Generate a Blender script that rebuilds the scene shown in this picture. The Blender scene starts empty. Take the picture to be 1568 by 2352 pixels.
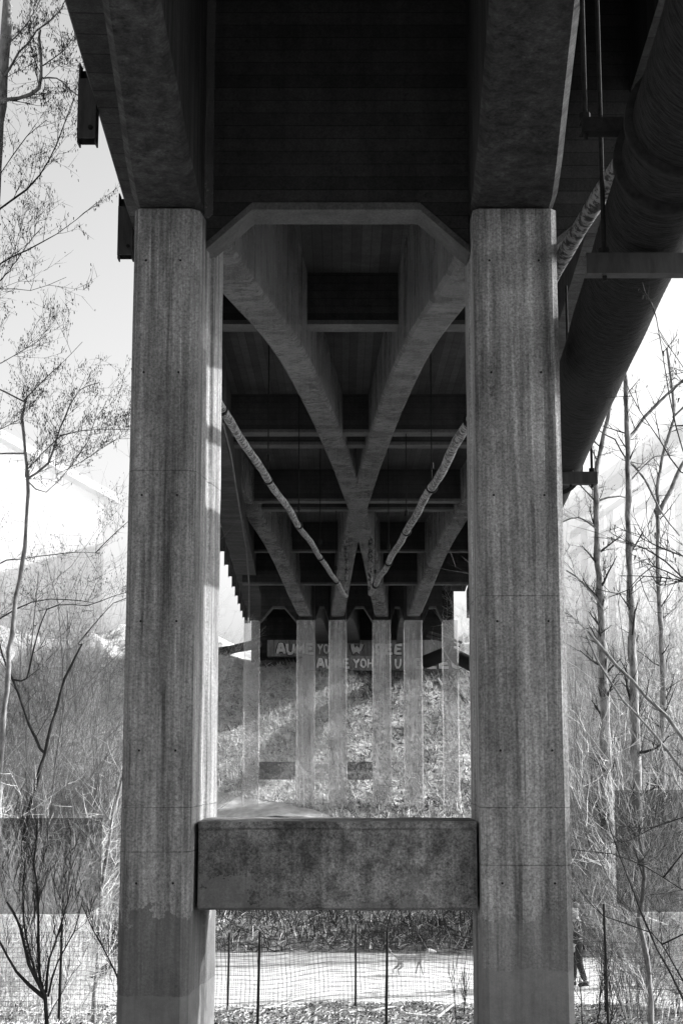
import bpy, math, random
import numpy as np
from mathutils import Vector, Matrix

# ---------------------------------------------------------------- camera, sky, sun
scn = bpy.context.scene
EYE = 5.2
F, TH = 3425.0, math.radians(8.76)
cam_d = bpy.data.cameras.new('camera')
cam = bpy.data.objects.new('camera', cam_d)
scn.collection.objects.link(cam)
cam_d.sensor_fit = 'VERTICAL'
cam_d.sensor_height = 36.0
cam_d.lens = F / 2352.0 * 36.0
cam_d.clip_end = 3000
cam_d.clip_start = 0.05
cam.location = (0, 0, EYE)
cam.rotation_euler = (math.pi / 2 + TH, 0, 0)
scn.camera = cam

SUN_EL, SUN_AZ = math.radians(26), math.radians(13)      # azimuth from +X towards +Y
w = bpy.data.worlds.new('World')
scn.world = w
w.use_nodes = True
nt = w.node_tree
nt.nodes.clear()
wo = nt.nodes.new('ShaderNodeOutputWorld')
bg = nt.nodes.new('ShaderNodeBackground')
sky = nt.nodes.new('ShaderNodeTexSky')
sky.sky_type = 'NISHITA'
sky.sun_disc = False
sky.sun_elevation = SUN_EL
sky.sun_rotation = math.pi / 2 - SUN_AZ
sky.dust_density = 4.0
sky.air_density = 1.0
bw = nt.nodes.new('ShaderNodeRGBToBW')
nt.links.new(sky.outputs[0], bw.inputs[0])
nt.links.new(bw.outputs[0], bg.inputs[0])
bg.inputs[1].default_value = 0.085
nt.links.new(bg.outputs[0], wo.inputs[0])
sd = bpy.data.lights.new('sun', 'SUN')
sd.energy = 2.1
sd.angle = math.radians(0.6)
sd.color = (1, 1, 1)
so = bpy.data.objects.new('sun', sd)
scn.collection.objects.link(so)
sv = Vector((math.cos(SUN_EL) * math.cos(SUN_AZ), math.cos(SUN_EL) * math.sin(SUN_AZ), math.sin(SUN_EL)))
so.rotation_euler = sv.to_track_quat('Z', 'Y').to_euler()
scn.view_settings.view_transform = 'Standard'
scn.view_settings.look = 'None'
scn.view_settings.exposure = 2.12
scn.view_settings.gamma = 1.0

rng = random.Random(7)
npr = np.random.default_rng(11)


def P(px, py, Y):
    """world point at distance Y that a 1568x2352 pixel looks at"""
    u, v = (px - 784) / F, (1176 - py) / F
    d = Vector((u, math.cos(TH) - v * math.sin(TH), math.sin(TH) + v * math.cos(TH)))
    d *= Y / d.y
    return Vector((d.x, d.y, d.z + EYE))


# ---------------------------------------------------------------- materials
def nodes(name):
    m = bpy.data.materials.new(name)
    m.use_nodes = True
    t = m.node_tree
    b = t.nodes['Principled BSDF']
    b.inputs['Roughness'].default_value = 0.9
    b.inputs['Specular IOR Level'].default_value = 0.25
    return m, t, b


def N(t, kind, **kw):
    n = t.nodes.new(kind)
    for k, v in kw.items():
        setattr(n, k, v)
    return n


def math_n(t, op, a, b=None, clamp=False):
    n = t.nodes.new('ShaderNodeMath')
    n.operation = op
    n.use_clamp = clamp
    for i, x in enumerate((a, b)):
        if x is None:
            continue
        if isinstance(x, (int, float)):
            n.inputs[i].default_value = x
        else:
            t.links.new(x, n.inputs[i])
    return n.outputs[0]


def noise(t, pos, scale, detail=4, rough=0.6, stretch=(1, 1, 1), seed=0.0):
    mp = t.nodes.new('ShaderNodeMapping')
    mp.inputs['Scale'].default_value = stretch
    mp.inputs['Location'].default_value = (seed, seed * 1.7, seed * 0.3)
    t.links.new(pos, mp.inputs[0])
    n = t.nodes.new('ShaderNodeTexNoise')
    n.inputs['Scale'].default_value = scale
    n.inputs['Detail'].default_value = detail
    n.inputs['Roughness'].default_value = rough
    t.links.new(mp.outputs[0], n.inputs['Vector'])
    return n.outputs['Fac']


def rng_map(t, v, a, b, c, d):
    n = t.nodes.new('ShaderNodeMapRange')
    n.inputs[1].default_value = a
    n.inputs[2].default_value = b
    n.inputs[3].default_value = c
    n.inputs[4].default_value = d
    t.links.new(v, n.inputs[0])
    return n.outputs[0]


def grey(t, b, v):
    c = t.nodes.new('ShaderNodeCombineColor')
    for i in range(3):
        t.links.new(v, c.inputs[i])
    t.links.new(c.outputs[0], b.inputs['Base Color'])


def finish(t, b, val, bumpsrc, bump, dist=0.01, alpha=1.0):
    grey(t, b, val)
    if bump:
        bn = t.nodes.new('ShaderNodeBump')
        bn.inputs['Strength'].default_value = bump
        bn.inputs['Distance'].default_value = dist
        t.links.new(bumpsrc, bn.inputs['Height'])
        t.links.new(bn.outputs[0], b.inputs['Normal'])
    if alpha < 1:
        b.inputs['Alpha'].default_value = alpha


def concrete(name, base, seed=0.0, streak=0.45, blotch=0.3, speck=0.35, boards=None, bw_=0.15,
             alpha=1.0, patches=(), pits=0.5, bump=0.4, lifts=(), mid=.14):
    m, t, b = nodes(name)
    geo = N(t, 'ShaderNodeNewGeometry')
    pos = geo.outputs['Position']
    sep = N(t, 'ShaderNodeSeparateXYZ')
    t.links.new(pos, sep.inputs[0])
    big = rng_map(t, noise(t, pos, 0.8, 5, 0.65, (1, 1, .45), seed), 0.3, 0.7, 1 - blotch, 1 + blotch)
    st = rng_map(t, noise(t, pos, 6.5, 5, 0.6, (1, 1, 0.035), seed + 3), 0.33, 0.67, 1 - streak, 1 + streak)
    st2 = rng_map(t, noise(t, pos, 22, 3, 0.6, (1, 1, 0.05), seed + 9), 0.3, 0.7, 1 - streak * .45, 1 + streak * .45)
    spn = noise(t, pos, 34, 6, 0.8, seed=seed + 5)
    sp = rng_map(t, spn, 0.35, 0.65, 1 - speck, 1 + speck)
    v = math_n(t, 'MULTIPLY', big, st)
    v = math_n(t, 'MULTIPLY', v, st2)
    v = math_n(t, 'MULTIPLY', v, sp)
    v = math_n(t, 'MULTIPLY', v, rng_map(t, noise(t, pos, 4.5, 6, 0.72, seed=seed + 61), .36, .64, 1 - mid, 1 + mid))
    v = math_n(t, 'MULTIPLY', v, base)
    if streak > .35:      # separate drip stains and pale lime runs
        dr = noise(t, pos, 15, 4, 0.55, (1, 1, .016), seed + 41)
        dm = noise(t, pos, 1.1, 3, 0.6, (1, 1, .5), seed + 44)
        v = math_n(t, 'MULTIPLY', v, rng_map(t, math_n(t, 'MULTIPLY', rng_map(t, dr, .56, .62, 0, 1), rng_map(t, dm, .42, .55, 0, 1), True), 0, 1, 1, .55))
        lm = noise(t, pos, 26, 4, 0.5, (1, 1, .02), seed + 51)
        v = math_n(t, 'MULTIPLY', v, rng_map(t, math_n(t, 'MULTIPLY', rng_map(t, lm, .63, .67, 0, 1), rng_map(t, dm, .5, .4, 0, 1), True), 0, 1, 1, 1.6))
    h = spn
    if boards:
        ax = {'x': 0, 'y': 1, 'z': 2}[boards]
        q = math_n(t, 'DIVIDE', sep.outputs[ax], bw_)
        fr = math_n(t, 'FRACT', q)
        fl = math_n(t, 'FLOOR', q)
        wn = N(t, 'ShaderNodeTexWhiteNoise', noise_dimensions='1D')
        t.links.new(fl, wn.inputs['W'])
        tone = rng_map(t, wn.outputs[0], 0, 1, 0.72, 1.28)
        v = math_n(t, 'MULTIPLY', v, tone)
        line = math_n(t, 'LESS_THAN', fr, 0.06)
        v = math_n(t, 'MULTIPLY', v, rng_map(t, line, 0, 1, 1.0, 0.4))
        h = math_n(t, 'SUBTRACT', h, line)
    for zl in lifts:        # construction joints
        d = math_n(t, 'ABSOLUTE', math_n(t, 'SUBTRACT', sep.outputs[2], zl))
        d = math_n(t, 'ADD', d, math_n(t, 'MULTIPLY', noise(t, pos, 3, 3, seed=seed + zl), 0.02))
        ln = math_n(t, 'LESS_THAN', d, 0.016)
        v = math_n(t, 'MULTIPLY', v, rng_map(t, ln, 0, 1, 1.0, 0.5))
    if pits:
        pn = noise(t, pos, 9, 8, 0.85, seed=seed + 21)
        pm = noise(t, pos, 0.8, 3, 0.6, (1, 1, 0.4), seed=seed + 30)
        dark = math_n(t, 'MULTIPLY', rng_map(t, pn, 0.55, 0.62, 0, 1), rng_map(t, pm, 0.45, 0.6, 0, 1), True)
        v = math_n(t, 'MULTIPLY', v, rng_map(t, dark, 0, 1, 1, 1 - pits))
    for (ztop, col, wob, k, wt) in patches:   # painted-out patches, ragged upper edge
        wv = math_n(t, 'MULTIPLY', math_n(t, 'SUBTRACT', noise(t, pos, 1.6, 5, 0.7, seed=seed + k), 0.5), wob)
        msk = math_n(t, 'LESS_THAN', math_n(t, 'ADD', sep.outputs[2], wv), ztop)
        pc = math_n(t, 'MULTIPLY', math_n(t, 'MULTIPLY', rng_map(t, noise(t, pos, 4, 8, 0.8, seed=seed + k), 0.3, 0.7, .72, 1.28), rng_map(t, st2, .7, 1.3, .9, 1.1)), col)
        mx = N(t, 'ShaderNodeMix', data_type='FLOAT')
        t.links.new(math_n(t, 'MULTIPLY', msk, wt), mx.inputs[0])
        t.links.new(v, mx.inputs[2])
        t.links.new(pc, mx.inputs[3])
        v = mx.outputs[0]
    finish(t, b, v, h, bump, 0.012, alpha)
    return m


def simple(name, lo, hi, scale=8, stretch=(1, 1, 1), bump=0.3, rough=0.9, alpha=1.0, seed=0, a=0.35, c=0.65, metal=0.0):
    m, t, b = nodes(name)
    geo = N(t, 'ShaderNodeNewGeometry')
    n = noise(t, geo.outputs['Position'], scale, 6, 0.7, stretch, seed)
    v = rng_map(t, n, a, c, lo, hi)
    finish(t, b, v, n, bump, 0.02, alpha)
    b.inputs['Roughness'].default_value = rough
    b.inputs['Metallic'].default_value = metal
    return m


M = {}
M['col_left'] = concrete('left column concrete', 0.18, 1, streak=.6, speck=.5, patches=((3.25, .085, 1.5, 2, .72), (2.36, .15, .12, 5, .85)), lifts=(4.45, 3.95, 8.4), pits=.5)
M['col_right'] = concrete('right column concrete', 0.205, 6, streak=.5, speck=.55, patches=((3.2, .125, 2.0, 3, .5), (2.62, .17, .35, 7, .75)), lifts=(4.45, 3.8, 6.9), pits=.5)
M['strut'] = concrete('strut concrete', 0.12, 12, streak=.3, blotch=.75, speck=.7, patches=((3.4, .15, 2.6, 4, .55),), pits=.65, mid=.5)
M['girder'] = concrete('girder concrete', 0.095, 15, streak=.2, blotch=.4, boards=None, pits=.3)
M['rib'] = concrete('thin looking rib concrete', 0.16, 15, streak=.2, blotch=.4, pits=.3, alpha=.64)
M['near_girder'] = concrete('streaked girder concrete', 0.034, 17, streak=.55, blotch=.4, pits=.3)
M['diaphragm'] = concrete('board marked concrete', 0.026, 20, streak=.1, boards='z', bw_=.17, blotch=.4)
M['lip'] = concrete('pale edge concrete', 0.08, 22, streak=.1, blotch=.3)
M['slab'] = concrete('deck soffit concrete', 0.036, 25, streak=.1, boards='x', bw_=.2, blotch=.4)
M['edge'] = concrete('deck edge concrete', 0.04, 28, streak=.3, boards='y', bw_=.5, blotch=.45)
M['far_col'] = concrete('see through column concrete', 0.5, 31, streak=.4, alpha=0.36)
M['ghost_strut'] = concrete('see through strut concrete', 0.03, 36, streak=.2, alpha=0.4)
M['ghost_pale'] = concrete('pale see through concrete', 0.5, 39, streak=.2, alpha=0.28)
M['abut'] = concrete('abutment concrete', 0.22, 41, streak=.4)
M['ghost_white'] = simple('see through ghost white', .82, .88, 2, alpha=0.32, bump=.05)  # for the added bright-sky shapes and ghost handrail stripes, not a real wall
M['metal'] = simple('dark painted steel', .008, .02, 12, rough=.8)
M['box'] = simple('grey drip box steel', .015, .045, 6, (1, 1, .2), rough=.6)
M['pipe'] = simple('dark wrapped pipe', .004, .03, 7, (1, 6, 1), rough=.85, bump=1.0)
M['foil'] = simple('flaking pipe jacket', .015, .24, 9, rough=.6, bump=.8, a=.46, c=.54)
M['bark'] = simple('dark bark', .012, .04, 14, (1, 1, .4), bump=.8)
M['bark_mid'] = simple('grey bark', .1, .3, 10, (1, 1, .5), bump=.8)
M['bark_pale'] = simple('pale bark', .06, .32, 12, (1, 1, .35), bump=.8)
M['twig_pale'] = simple('pale twigs', .45, .8, 3)
M['twig_dark'] = simple('dark twigs', .09, .26, 3)
M['catkin'] = simple('catkins and buds', .03, .09, 5)
M['straw'] = simple('dead grass pale', .42, .85, 3)
M['straw_dark'] = simple('leaf litter dark', .03, .1, 3)
M['path'] = simple('pale gravel path', .36, .68, 2.2, bump=.5, a=.3, c=.7)
M['net'] = simple('black plastic netting', .02, .04, 9)
M['post'] = simple('dark fence stake', .015, .03, 9)
M['paint'] = simple('pale spray paint', .5, .8, 3)
M['ink'] = simple('black spray paint', .01, .02, 3)
M['skin'] = simple('skin', .3, .36, 9, bump=0)
M['cloth'] = simple('dark cloth', .015, .04, 12)
M['cloth_mid'] = simple('grey cloth', .08, .14, 12)
M['white_cloth'] = simple('white cloth', .7, .8, 12, bump=0)
M['dog'] = simple('pale dog coat', .25, .48, 15)
M['dog_dark'] = simple('black dog coat', .015, .03, 15)
for k in ('pipe', 'metal'):
    M[k].node_tree.nodes['Principled BSDF'].inputs['Specular IOR Level'].default_value = .06
M['log'] = simple('weathered wood', .35, .6, 5, (1, 1, 1))


def ground_mat():
    m, t, b = nodes('leaf litter ground')
    geo = N(t, 'ShaderNodeNewGeometry')
    pos = geo.outputs['Position']
    a = noise(t, pos, 3.0, 10, 0.8)
    c = noise(t, pos, 0.35, 4, 0.6, seed=4)
    v = rng_map(t, a, 0.38, 0.62, 0.06, 0.46)
    v = math_n(t, 'MULTIPLY', v, rng_map(t, c, 0.35, 0.65, 0.6, 1.25))
    sp = N(t, 'ShaderNodeSeparateXYZ')
    t.links.new(pos, sp.inputs[0])
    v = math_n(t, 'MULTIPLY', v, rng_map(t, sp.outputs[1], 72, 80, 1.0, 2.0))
    finish(t, b, v, a, 0.9, 0.08)
    return m


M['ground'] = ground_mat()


# ---------------------------------------------------------------- mesh helpers
class MB:
    def __init__(s):
        s.v, s.f = [], []

    def add(s, vs, fs):
        o = len(s.v)
        s.v.extend(tuple(q) for q in vs)
        s.f.extend(tuple(i + o for i in f) for f in fs)

    def box(s, x0, x1, y0, y1, z0, z1):
        s.add([(x0, y0, z0), (x1, y0, z0), (x1, y1, z0), (x0, y1, z0), (x0, y0, z1), (x1, y0, z1), (x1, y1, z1), (x0, y1, z1)],
              [(0, 3, 2, 1), (4, 5, 6, 7), (0, 1, 5, 4), (1, 2, 6, 5), (2, 3, 7, 6), (3, 0, 4, 7)])

    def loft(s, rings, cap=True, closed=True):
        n = len(rings[0])
        vs = [p for r in rings for p in r]
        fs = []
        for k in range(len(rings) - 1):
            for i in range(n if closed else n - 1):
                j = (i + 1) % n
                fs.append((k * n + i, k * n + j, (k + 1) * n + j, (k + 1) * n + i))
        if cap:
            fs.append(tuple(range(n - 1, -1, -1)))
            fs.append(tuple((len(rings) - 1) * n + i for i in range(n)))
        s.add(vs, fs)

    def tube(s, pts, rad, n=5, cap=True):
        pts = [Vector(p) for p in pts]
        rings = []
        up0 = Vector((0.31, 0.22, 0.92))
        for i, p in enumerate(pts):
            d = (pts[min(i + 1, len(pts) - 1)] - pts[max(i - 1, 0)])
            if d.length < 1e-9:
                d = Vector((0, 0, 1))
            d.normalize()
            a = d.cross(up0 if abs(d.dot(up0)) < .97 else Vector((1, 0, 0)))
            a.normalize()
            c = d.cross(a)
            r = rad[i] if hasattr(rad, '__len__') else rad
            rings.append([p + a * (r * math.cos(2 * math.pi * k / n)) + c * (r * math.sin(2 * math.pi * k / n)) for k in range(n)])
        s.loft(rings, cap)

    def build(s, name, mat, parent=None, smooth=False):
        me = bpy.data.meshes.new(name)
        me.from_pydata(s.v, [], s.f)
        if smooth:
            me.polygons.foreach_set('use_smooth', [True] * len(me.polygons))
        me.materials.append(mat)
        o = bpy.data.objects.new(name, me)
        scn.collection.objects.link(o)
        if parent:
            o.parent = parent
            o.matrix_parent_inverse = Matrix.Translation(-Vector(parent.location)) if parent.type == 'EMPTY' and parent.rotation_euler.z == 0 else Matrix()
        return o


def tag(o, label=None, cat=None, group=None, kind=None):
    if label: o['label'] = label
    if cat: o['category'] = cat
    if group: o['group'] = group
    if kind: o['kind'] = kind
    return o


def empty(name, loc=(0, 0, 0), label=None, cat=None, group=None):
    o = bpy.data.objects.new(name, None)
    scn.collection.objects.link(o)
    o.location = loc
    o.empty_display_size = .3
    return tag(o, label, cat, group)


def fast_mesh(name, verts, tris, mat):
    me = bpy.data.meshes.new(name)
    me.vertices.add(len(verts))
    me.vertices.foreach_set('co', verts.astype(np.float32).ravel())
    n = len(tris)
    me.loops.add(n * 3)
    me.loops.foreach_set('vertex_index', tris.astype(np.int32).ravel())
    me.polygons.add(n)
    me.polygons.foreach_set('loop_start', np.arange(0, n * 3, 3, dtype=np.int32))
    me.update(calc_edges=True)
    me.materials.append(mat)
    o = bpy.data.objects.new(name, me)
    scn.collection.objects.link(o)
    return o


# ---------------------------------------------------------------- terrain
PY = np.array([-40, -5, 0, 8, 12, 16, 19, 24, 29, 31, 37.5, 39, 46, 60, 76, 80, 88, 95, 99, 115, 160, 400])
PZ = np.array([3.8, 3.6, 3.4, 2.7, 2.2, 1.85, 1.6, .95, .25, .0, .0, .2, .55, .8, 1.2, 2.3, 6.2, 9.3, 10.3, 12, 13.5, 14])


def gz(X, Y):
    X = np.asarray(X, float)
    Y = np.asarray(Y, float)
    z = np.interp(Y, PY, PZ)
    onpath = np.clip((np.abs(Y - 34.2) - 3.6) / 2.0, 0, 1)
    b = .16 * np.sin(X * .9 + 1.3 * np.sin(Y * .5)) * np.cos(Y * .7 + X * .2) + .07 * np.sin(2.7 * X + Y) * np.sin(1.9 * Y - X)
    side = np.clip((np.abs(X) - 7) / 12, 0, 1) * np.clip((Y - 39) / 12, 0, 1) * .9 * (1 - np.clip((Y - 70) / 10, 0, 1))
    crest = np.clip((Y - 88) / 10, 0, 1) * np.clip((np.abs(X) - 6) / 5, 0, 1) * (.9 + .8 * np.sin(X * .7 + 1) + .5 * np.sin(X * 1.9 + Y * .4))
    return z + b * onpath * .8 + side + crest


def gzf(x, y):
    return float(gz(x, y))


def sheet(name, xs, ys, mat, lift=0.0, xshift=None):
    vs, fs = [], []
    for y in ys:
        for x in xs:
            xx = x
            vs.append((xx, y, gzf(xx, y) + lift))
    n = len(xs)
    for j in range(len(ys) - 1):
        for i in range(n - 1):
            a = j * n + i
            fs.append((a, a + 1, a + n + 1, a + n))
    mb = MB()
    mb.add(vs, fs)
    return mb.build(name, mat, smooth=True)


xs = list(np.concatenate([np.linspace(-300, -40, 14), np.linspace(-38, 38, 153), np.linspace(40, 300, 14)]))
ys = list(np.concatenate([np.linspace(-40, 8, 13), np.linspace(9, 110, 203), np.linspace(115, 400, 14)]))
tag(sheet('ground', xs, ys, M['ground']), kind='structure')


def ribbon(name, fn, xs, nw=10, lift=.03):
    """strip of ground following the terrain; fn(x) -> (y0, y1)"""
    vs, fs = [], []
    for x in xs:
        y0, y1 = fn(x)
        for k in range(nw + 1):
            y = y0 + (y1 - y0) * k / nw
            vs.append((x, y, gzf(x, y) + lift))
    for i in range(len(xs) - 1):
        for k in range(nw):
            a = i * (nw + 1) + k
            fs.append((a, a + nw + 1, a + nw + 2, a + 1))
    mb = MB()
    mb.add(vs, fs)
    return tag(mb.build(name, M['path'], smooth=True), kind='structure')


ribbon('path', lambda x: (29.6 + .5 * math.sin(x * .5) + .2 * math.sin(x * 1.7), 37.6 + .3 * math.sin(x * .4 + 2)), list(np.linspace(-40, 40, 161)))
ribbon('side_path', lambda x: (46.5 + (x - 5.8) * -.6, 51 + (x - 5.8) * -1.1), list(np.linspace(5.2, 9.8, 24)), lift=.05)
ribbon('slope_path', lambda x: (76.2 + (-.6 - x) * .1, 77.2 + (-.6 - x) * .55), list(np.linspace(-8, -.6, 40)), lift=.06)

# ---------------------------------------------------------------- the bridge
bridge = empty('bridge', (0, 17.5, 1.7), 'tall concrete girder bridge seen from below, haunched ribs crossing over paired columns', 'bridge')
HS, HM, HT = 6.46, 8.75, 10.0


def Hsof(Y):
    t = (Y - 17.5) / 60.5
    if t < 0: t = -t
    t = min(t, 1 - t)
    fr = sum(float(np.interp(abs(t + k * .012), (0, .05, .1, .14, .185, .25, .355, .5), (0, .13, .3, .46, .63, .8, .94, 1))) for k in (-2, -1, 0, 1, 2)) / 5
    return HS + (HM - HS) * (fr - .03 * (t < .03))


def girder(X0, X1, dz=0.0, wd=.68, Y0=17.9, Y1=78.0, fn=Hsof, top=HT, name='girder', parent=None, mat=None):
    mb = MB()
    n = 40
    rings = []
    for k in range(n + 1):
        Y = Y0 + (Y1 - Y0) * k / n
        Xc = X0 + (X1 - X0) * (Y - 17.5) / 60.5
        zb = EYE + fn(Y) + dz
        zt = EYE + top + .02
        c = .06
        rings.append([(Xc - wd / 2 + c, Y, zb), (Xc + wd / 2 - c, Y, zb), (Xc + wd / 2, Y, zb + c), (Xc + wd / 2, Y, zt), (Xc - wd / 2, Y, zt), (Xc - wd / 2, Y, zb + c)])
    mb.loft(rings)
    return mb.build(name, mat or M['rib'], parent or bridge)


# main span ribs, fanning so that the middle pair crosses
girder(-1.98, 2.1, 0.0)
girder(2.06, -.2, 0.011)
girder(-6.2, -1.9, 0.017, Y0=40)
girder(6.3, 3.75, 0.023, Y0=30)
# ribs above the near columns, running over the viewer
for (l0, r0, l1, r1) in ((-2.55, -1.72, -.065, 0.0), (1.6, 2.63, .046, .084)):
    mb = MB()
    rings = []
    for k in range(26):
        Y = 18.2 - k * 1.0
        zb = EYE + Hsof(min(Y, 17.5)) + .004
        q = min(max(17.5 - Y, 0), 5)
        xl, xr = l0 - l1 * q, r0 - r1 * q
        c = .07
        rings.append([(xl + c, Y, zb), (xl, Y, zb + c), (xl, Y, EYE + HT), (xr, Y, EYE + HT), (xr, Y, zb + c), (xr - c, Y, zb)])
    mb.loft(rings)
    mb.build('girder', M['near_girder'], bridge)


def column(cx, Y, wd, dp, z0, z1, mat, skew=0.0, ch=.07, rib=True, name='column'):
    """chamfered column with a shallow recessed face line, slightly tapering"""
    rings = []
    mb = MB()
    n = 24
    for k in range(n + 1):
        z = z0 + (z1 - z0) * k / n
        s = 1.0 + .02 * (1 - k / n)
        j = lambda: (rng.random() - .5) * .007
        h = wd / 2 * s
        pts = [(-h + ch, 0), (h - ch, 0), (h, ch), (h, dp * .42), (h - .03, dp * .45), (h - .03, dp * .55), (h, dp * .58), (h, dp - ch),
               (h - ch, dp), (-h + ch, dp), (-h, dp - ch), (-h, dp * .58), (-h + .03, dp * .55), (-h + .03, dp * .45), (-h, dp * .42), (-h, ch)]
        rings.append([(cx + a + skew * b + j(), Y + b + j() * .5, z) for a, b in pts])
    mb.loft(rings)
    return mb.build(name, mat, bridge)


c1 = column(-2.15, 17.5, .80, 1.55, .9, EYE + HS, M['col_left'], skew=.13, ch=.085)
c2 = column(2.12, 17.5, 1.02, 1.35, .9, EYE + HS, M['col_right'], skew=.0, ch=.07)
tag(c1, 'left front column with bright inner side')
tag(c2, 'right front column with dark grime down its outer edge')
for (xa, xb, yy, skew, par) in ((-2.36, -1.94, 17.5, 0, c1), (1.82, 2.42, 17.5, 0, c2)):
    for zz in (3.6, 5.1, 6.6, 8.1, 9.6, 11.0):
        for xx in (xa, xb):
            mb = MB()
            mb.tube([(xx + .02 * math.sin(zz * 9), yy - .006, zz), (xx + .02 * math.sin(zz * 9), yy + .02, zz)], .014, 8)
            mb.build('tie_hole', M['metal'], par)
# cross strut between the near columns
mb = MB()
zt, zb = P(784, 1887, 17.7).z, P(784, 2092, 17.7).z
x0, x1 = -1.66, 1.57
y0, y1 = 17.72, 18.65
zc = zt - .07
prof = [(y0, zb + .03), (y0 + .04, zb), (y1, zb - .03), (y1, zt), (y0 - .03, zt), (y0 - .03, zc), (y0, zc - .03)]
mb.loft([[(x0 + (x1 - x0) * k / 14, a + (rng.random() - .5) * .004, b + (rng.random() - .5) * .012) for a, b in prof] for k in range(15)])
tag(mb.build('cross_strut', M['strut'], bridge), 'mottled dark strut joining the two front columns')


def diaphragm(xa, xb, Y, th, hb, ht, chx, chz, mat, name='diaphragm', lip=True):
    poly = [(xa, ht), (xa, hb - chz), (xa + chx, hb), (xb - chx, hb), (xb, hb - chz), (xb, ht)] if chx else [(xa, ht), (xa, hb), (xb, hb), (xb, ht)]
    mb = MB()
    mb.loft([[(x, Y, EYE + h) for x, h in poly], [(x, Y + th, EYE + h) for x, h in poly]])
    o = mb.build(name, mat, bridge)
    if lip:
        mb = MB()
        inner = poly[1:-1]
        t = .055
        rings = []
        for (x, h) in inner:
            rings.append([(x, Y - .02, EYE + h - t), (x, Y + th + .02, EYE + h - t), (x, Y + th + .02, EYE + h + .04), (x, Y - .02, EYE + h + .04)])
        mb.loft(rings)
        mb.build('diaphragm_edge', M['lip'], o)
    return o


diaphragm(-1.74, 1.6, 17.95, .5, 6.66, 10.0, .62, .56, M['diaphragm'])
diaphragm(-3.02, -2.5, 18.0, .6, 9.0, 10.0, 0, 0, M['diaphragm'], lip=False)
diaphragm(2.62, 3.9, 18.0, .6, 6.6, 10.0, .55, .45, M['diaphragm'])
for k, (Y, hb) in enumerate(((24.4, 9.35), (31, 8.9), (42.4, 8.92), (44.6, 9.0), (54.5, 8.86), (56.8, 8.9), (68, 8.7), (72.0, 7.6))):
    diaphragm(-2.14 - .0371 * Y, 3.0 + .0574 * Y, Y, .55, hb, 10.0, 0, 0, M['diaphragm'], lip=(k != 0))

# deck slab and edges
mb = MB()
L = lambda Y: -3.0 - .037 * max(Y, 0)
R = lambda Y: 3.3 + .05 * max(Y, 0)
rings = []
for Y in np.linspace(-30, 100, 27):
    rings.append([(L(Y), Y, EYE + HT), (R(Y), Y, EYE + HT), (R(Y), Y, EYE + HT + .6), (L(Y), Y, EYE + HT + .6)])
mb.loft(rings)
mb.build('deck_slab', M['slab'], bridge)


def Hedge(Y):
    return 8.0


mb = MB()
rings = []
for Y in np.linspace(-30, 100, 66):
    xl = -2.44 - .0371 * Y
    xi = xl + .55 + .006 * max(Y, 0)
    h = EYE + 8.0
    rings.append([(xl, Y, h), (xi, Y, h - .02), (xi, Y, EYE + HT + .01), (xl - .12, Y, EYE + HT + .5), (xl - .12, Y, h + .35), (xl - .03, Y, h + .1)])
mb.loft(rings)
mb.build('edge_beam', M['edge'], bridge)
mb = MB()
rings = []
for Y in np.linspace(-30, 100, 66):
    xl = 3.35 + .0574 * Y
    h = EYE + 8.2
    rings.append([(xl - .7, Y, h), (xl, Y, h), (xl + .1, Y, h + .4), (xl + .1, Y, EYE + HT + .5), (xl - .7, Y, EYE + HT + .01)])
mb.loft(rings)
mb.build('edge_beam', M['edge'], bridge)

# drip boxes along the left edge
proto = None
for k in range(19):
    Y = 18.0 + 4.6 * (k - 1)
    xl = -2.44 - .0371 * Y
    if proto is None:
        mb = MB()
        wl, dl = .24, .2
        mb.box(-wl, -.005, -.01, .01, 0, .8)
        mb.box(-wl, -wl + .02, .01, dl, -.05, 1.02)
        mb.box(-.02, 0, .01, dl, -.05, 1.02)
        mb.box(-wl + .02, -.02, dl, dl + .02, 0, 1.0)
        o = mb.build('drip_box', M['box'], bridge)
        b2 = MB()
        b2.tube([(-.07, -.03, .14), (-.07, -.012, .14)], .03, 8)
        bolt = b2.build('bolt', M['metal'], o)
        proto = (o, bolt)
    else:
        o = proto[0].copy()
        scn.collection.objects.link(o)
        o.parent = bridge
        b = proto[1].copy()
        scn.collection.objects.link(b)
        b.parent = o
    o.matrix_parent_inverse = Matrix.Translation(-bridge.location)
    o.location = (xl - .01, Y, EYE + 7.58)

# far bent, seen through
FB = 78.0
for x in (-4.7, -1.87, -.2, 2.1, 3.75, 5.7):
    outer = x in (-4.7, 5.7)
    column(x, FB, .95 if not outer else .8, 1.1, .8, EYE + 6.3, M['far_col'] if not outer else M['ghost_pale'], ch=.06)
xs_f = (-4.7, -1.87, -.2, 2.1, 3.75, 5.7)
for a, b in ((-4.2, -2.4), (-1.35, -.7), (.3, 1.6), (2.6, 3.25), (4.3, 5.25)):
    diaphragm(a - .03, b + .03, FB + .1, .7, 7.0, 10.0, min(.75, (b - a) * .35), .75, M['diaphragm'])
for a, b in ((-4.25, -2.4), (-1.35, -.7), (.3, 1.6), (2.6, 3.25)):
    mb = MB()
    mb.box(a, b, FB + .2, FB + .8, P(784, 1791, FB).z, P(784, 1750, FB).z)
    mb.build('cross_strut', M['ghost_strut'] if a in (-4.25, .3) else M['ghost_pale'], bridge)
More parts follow.
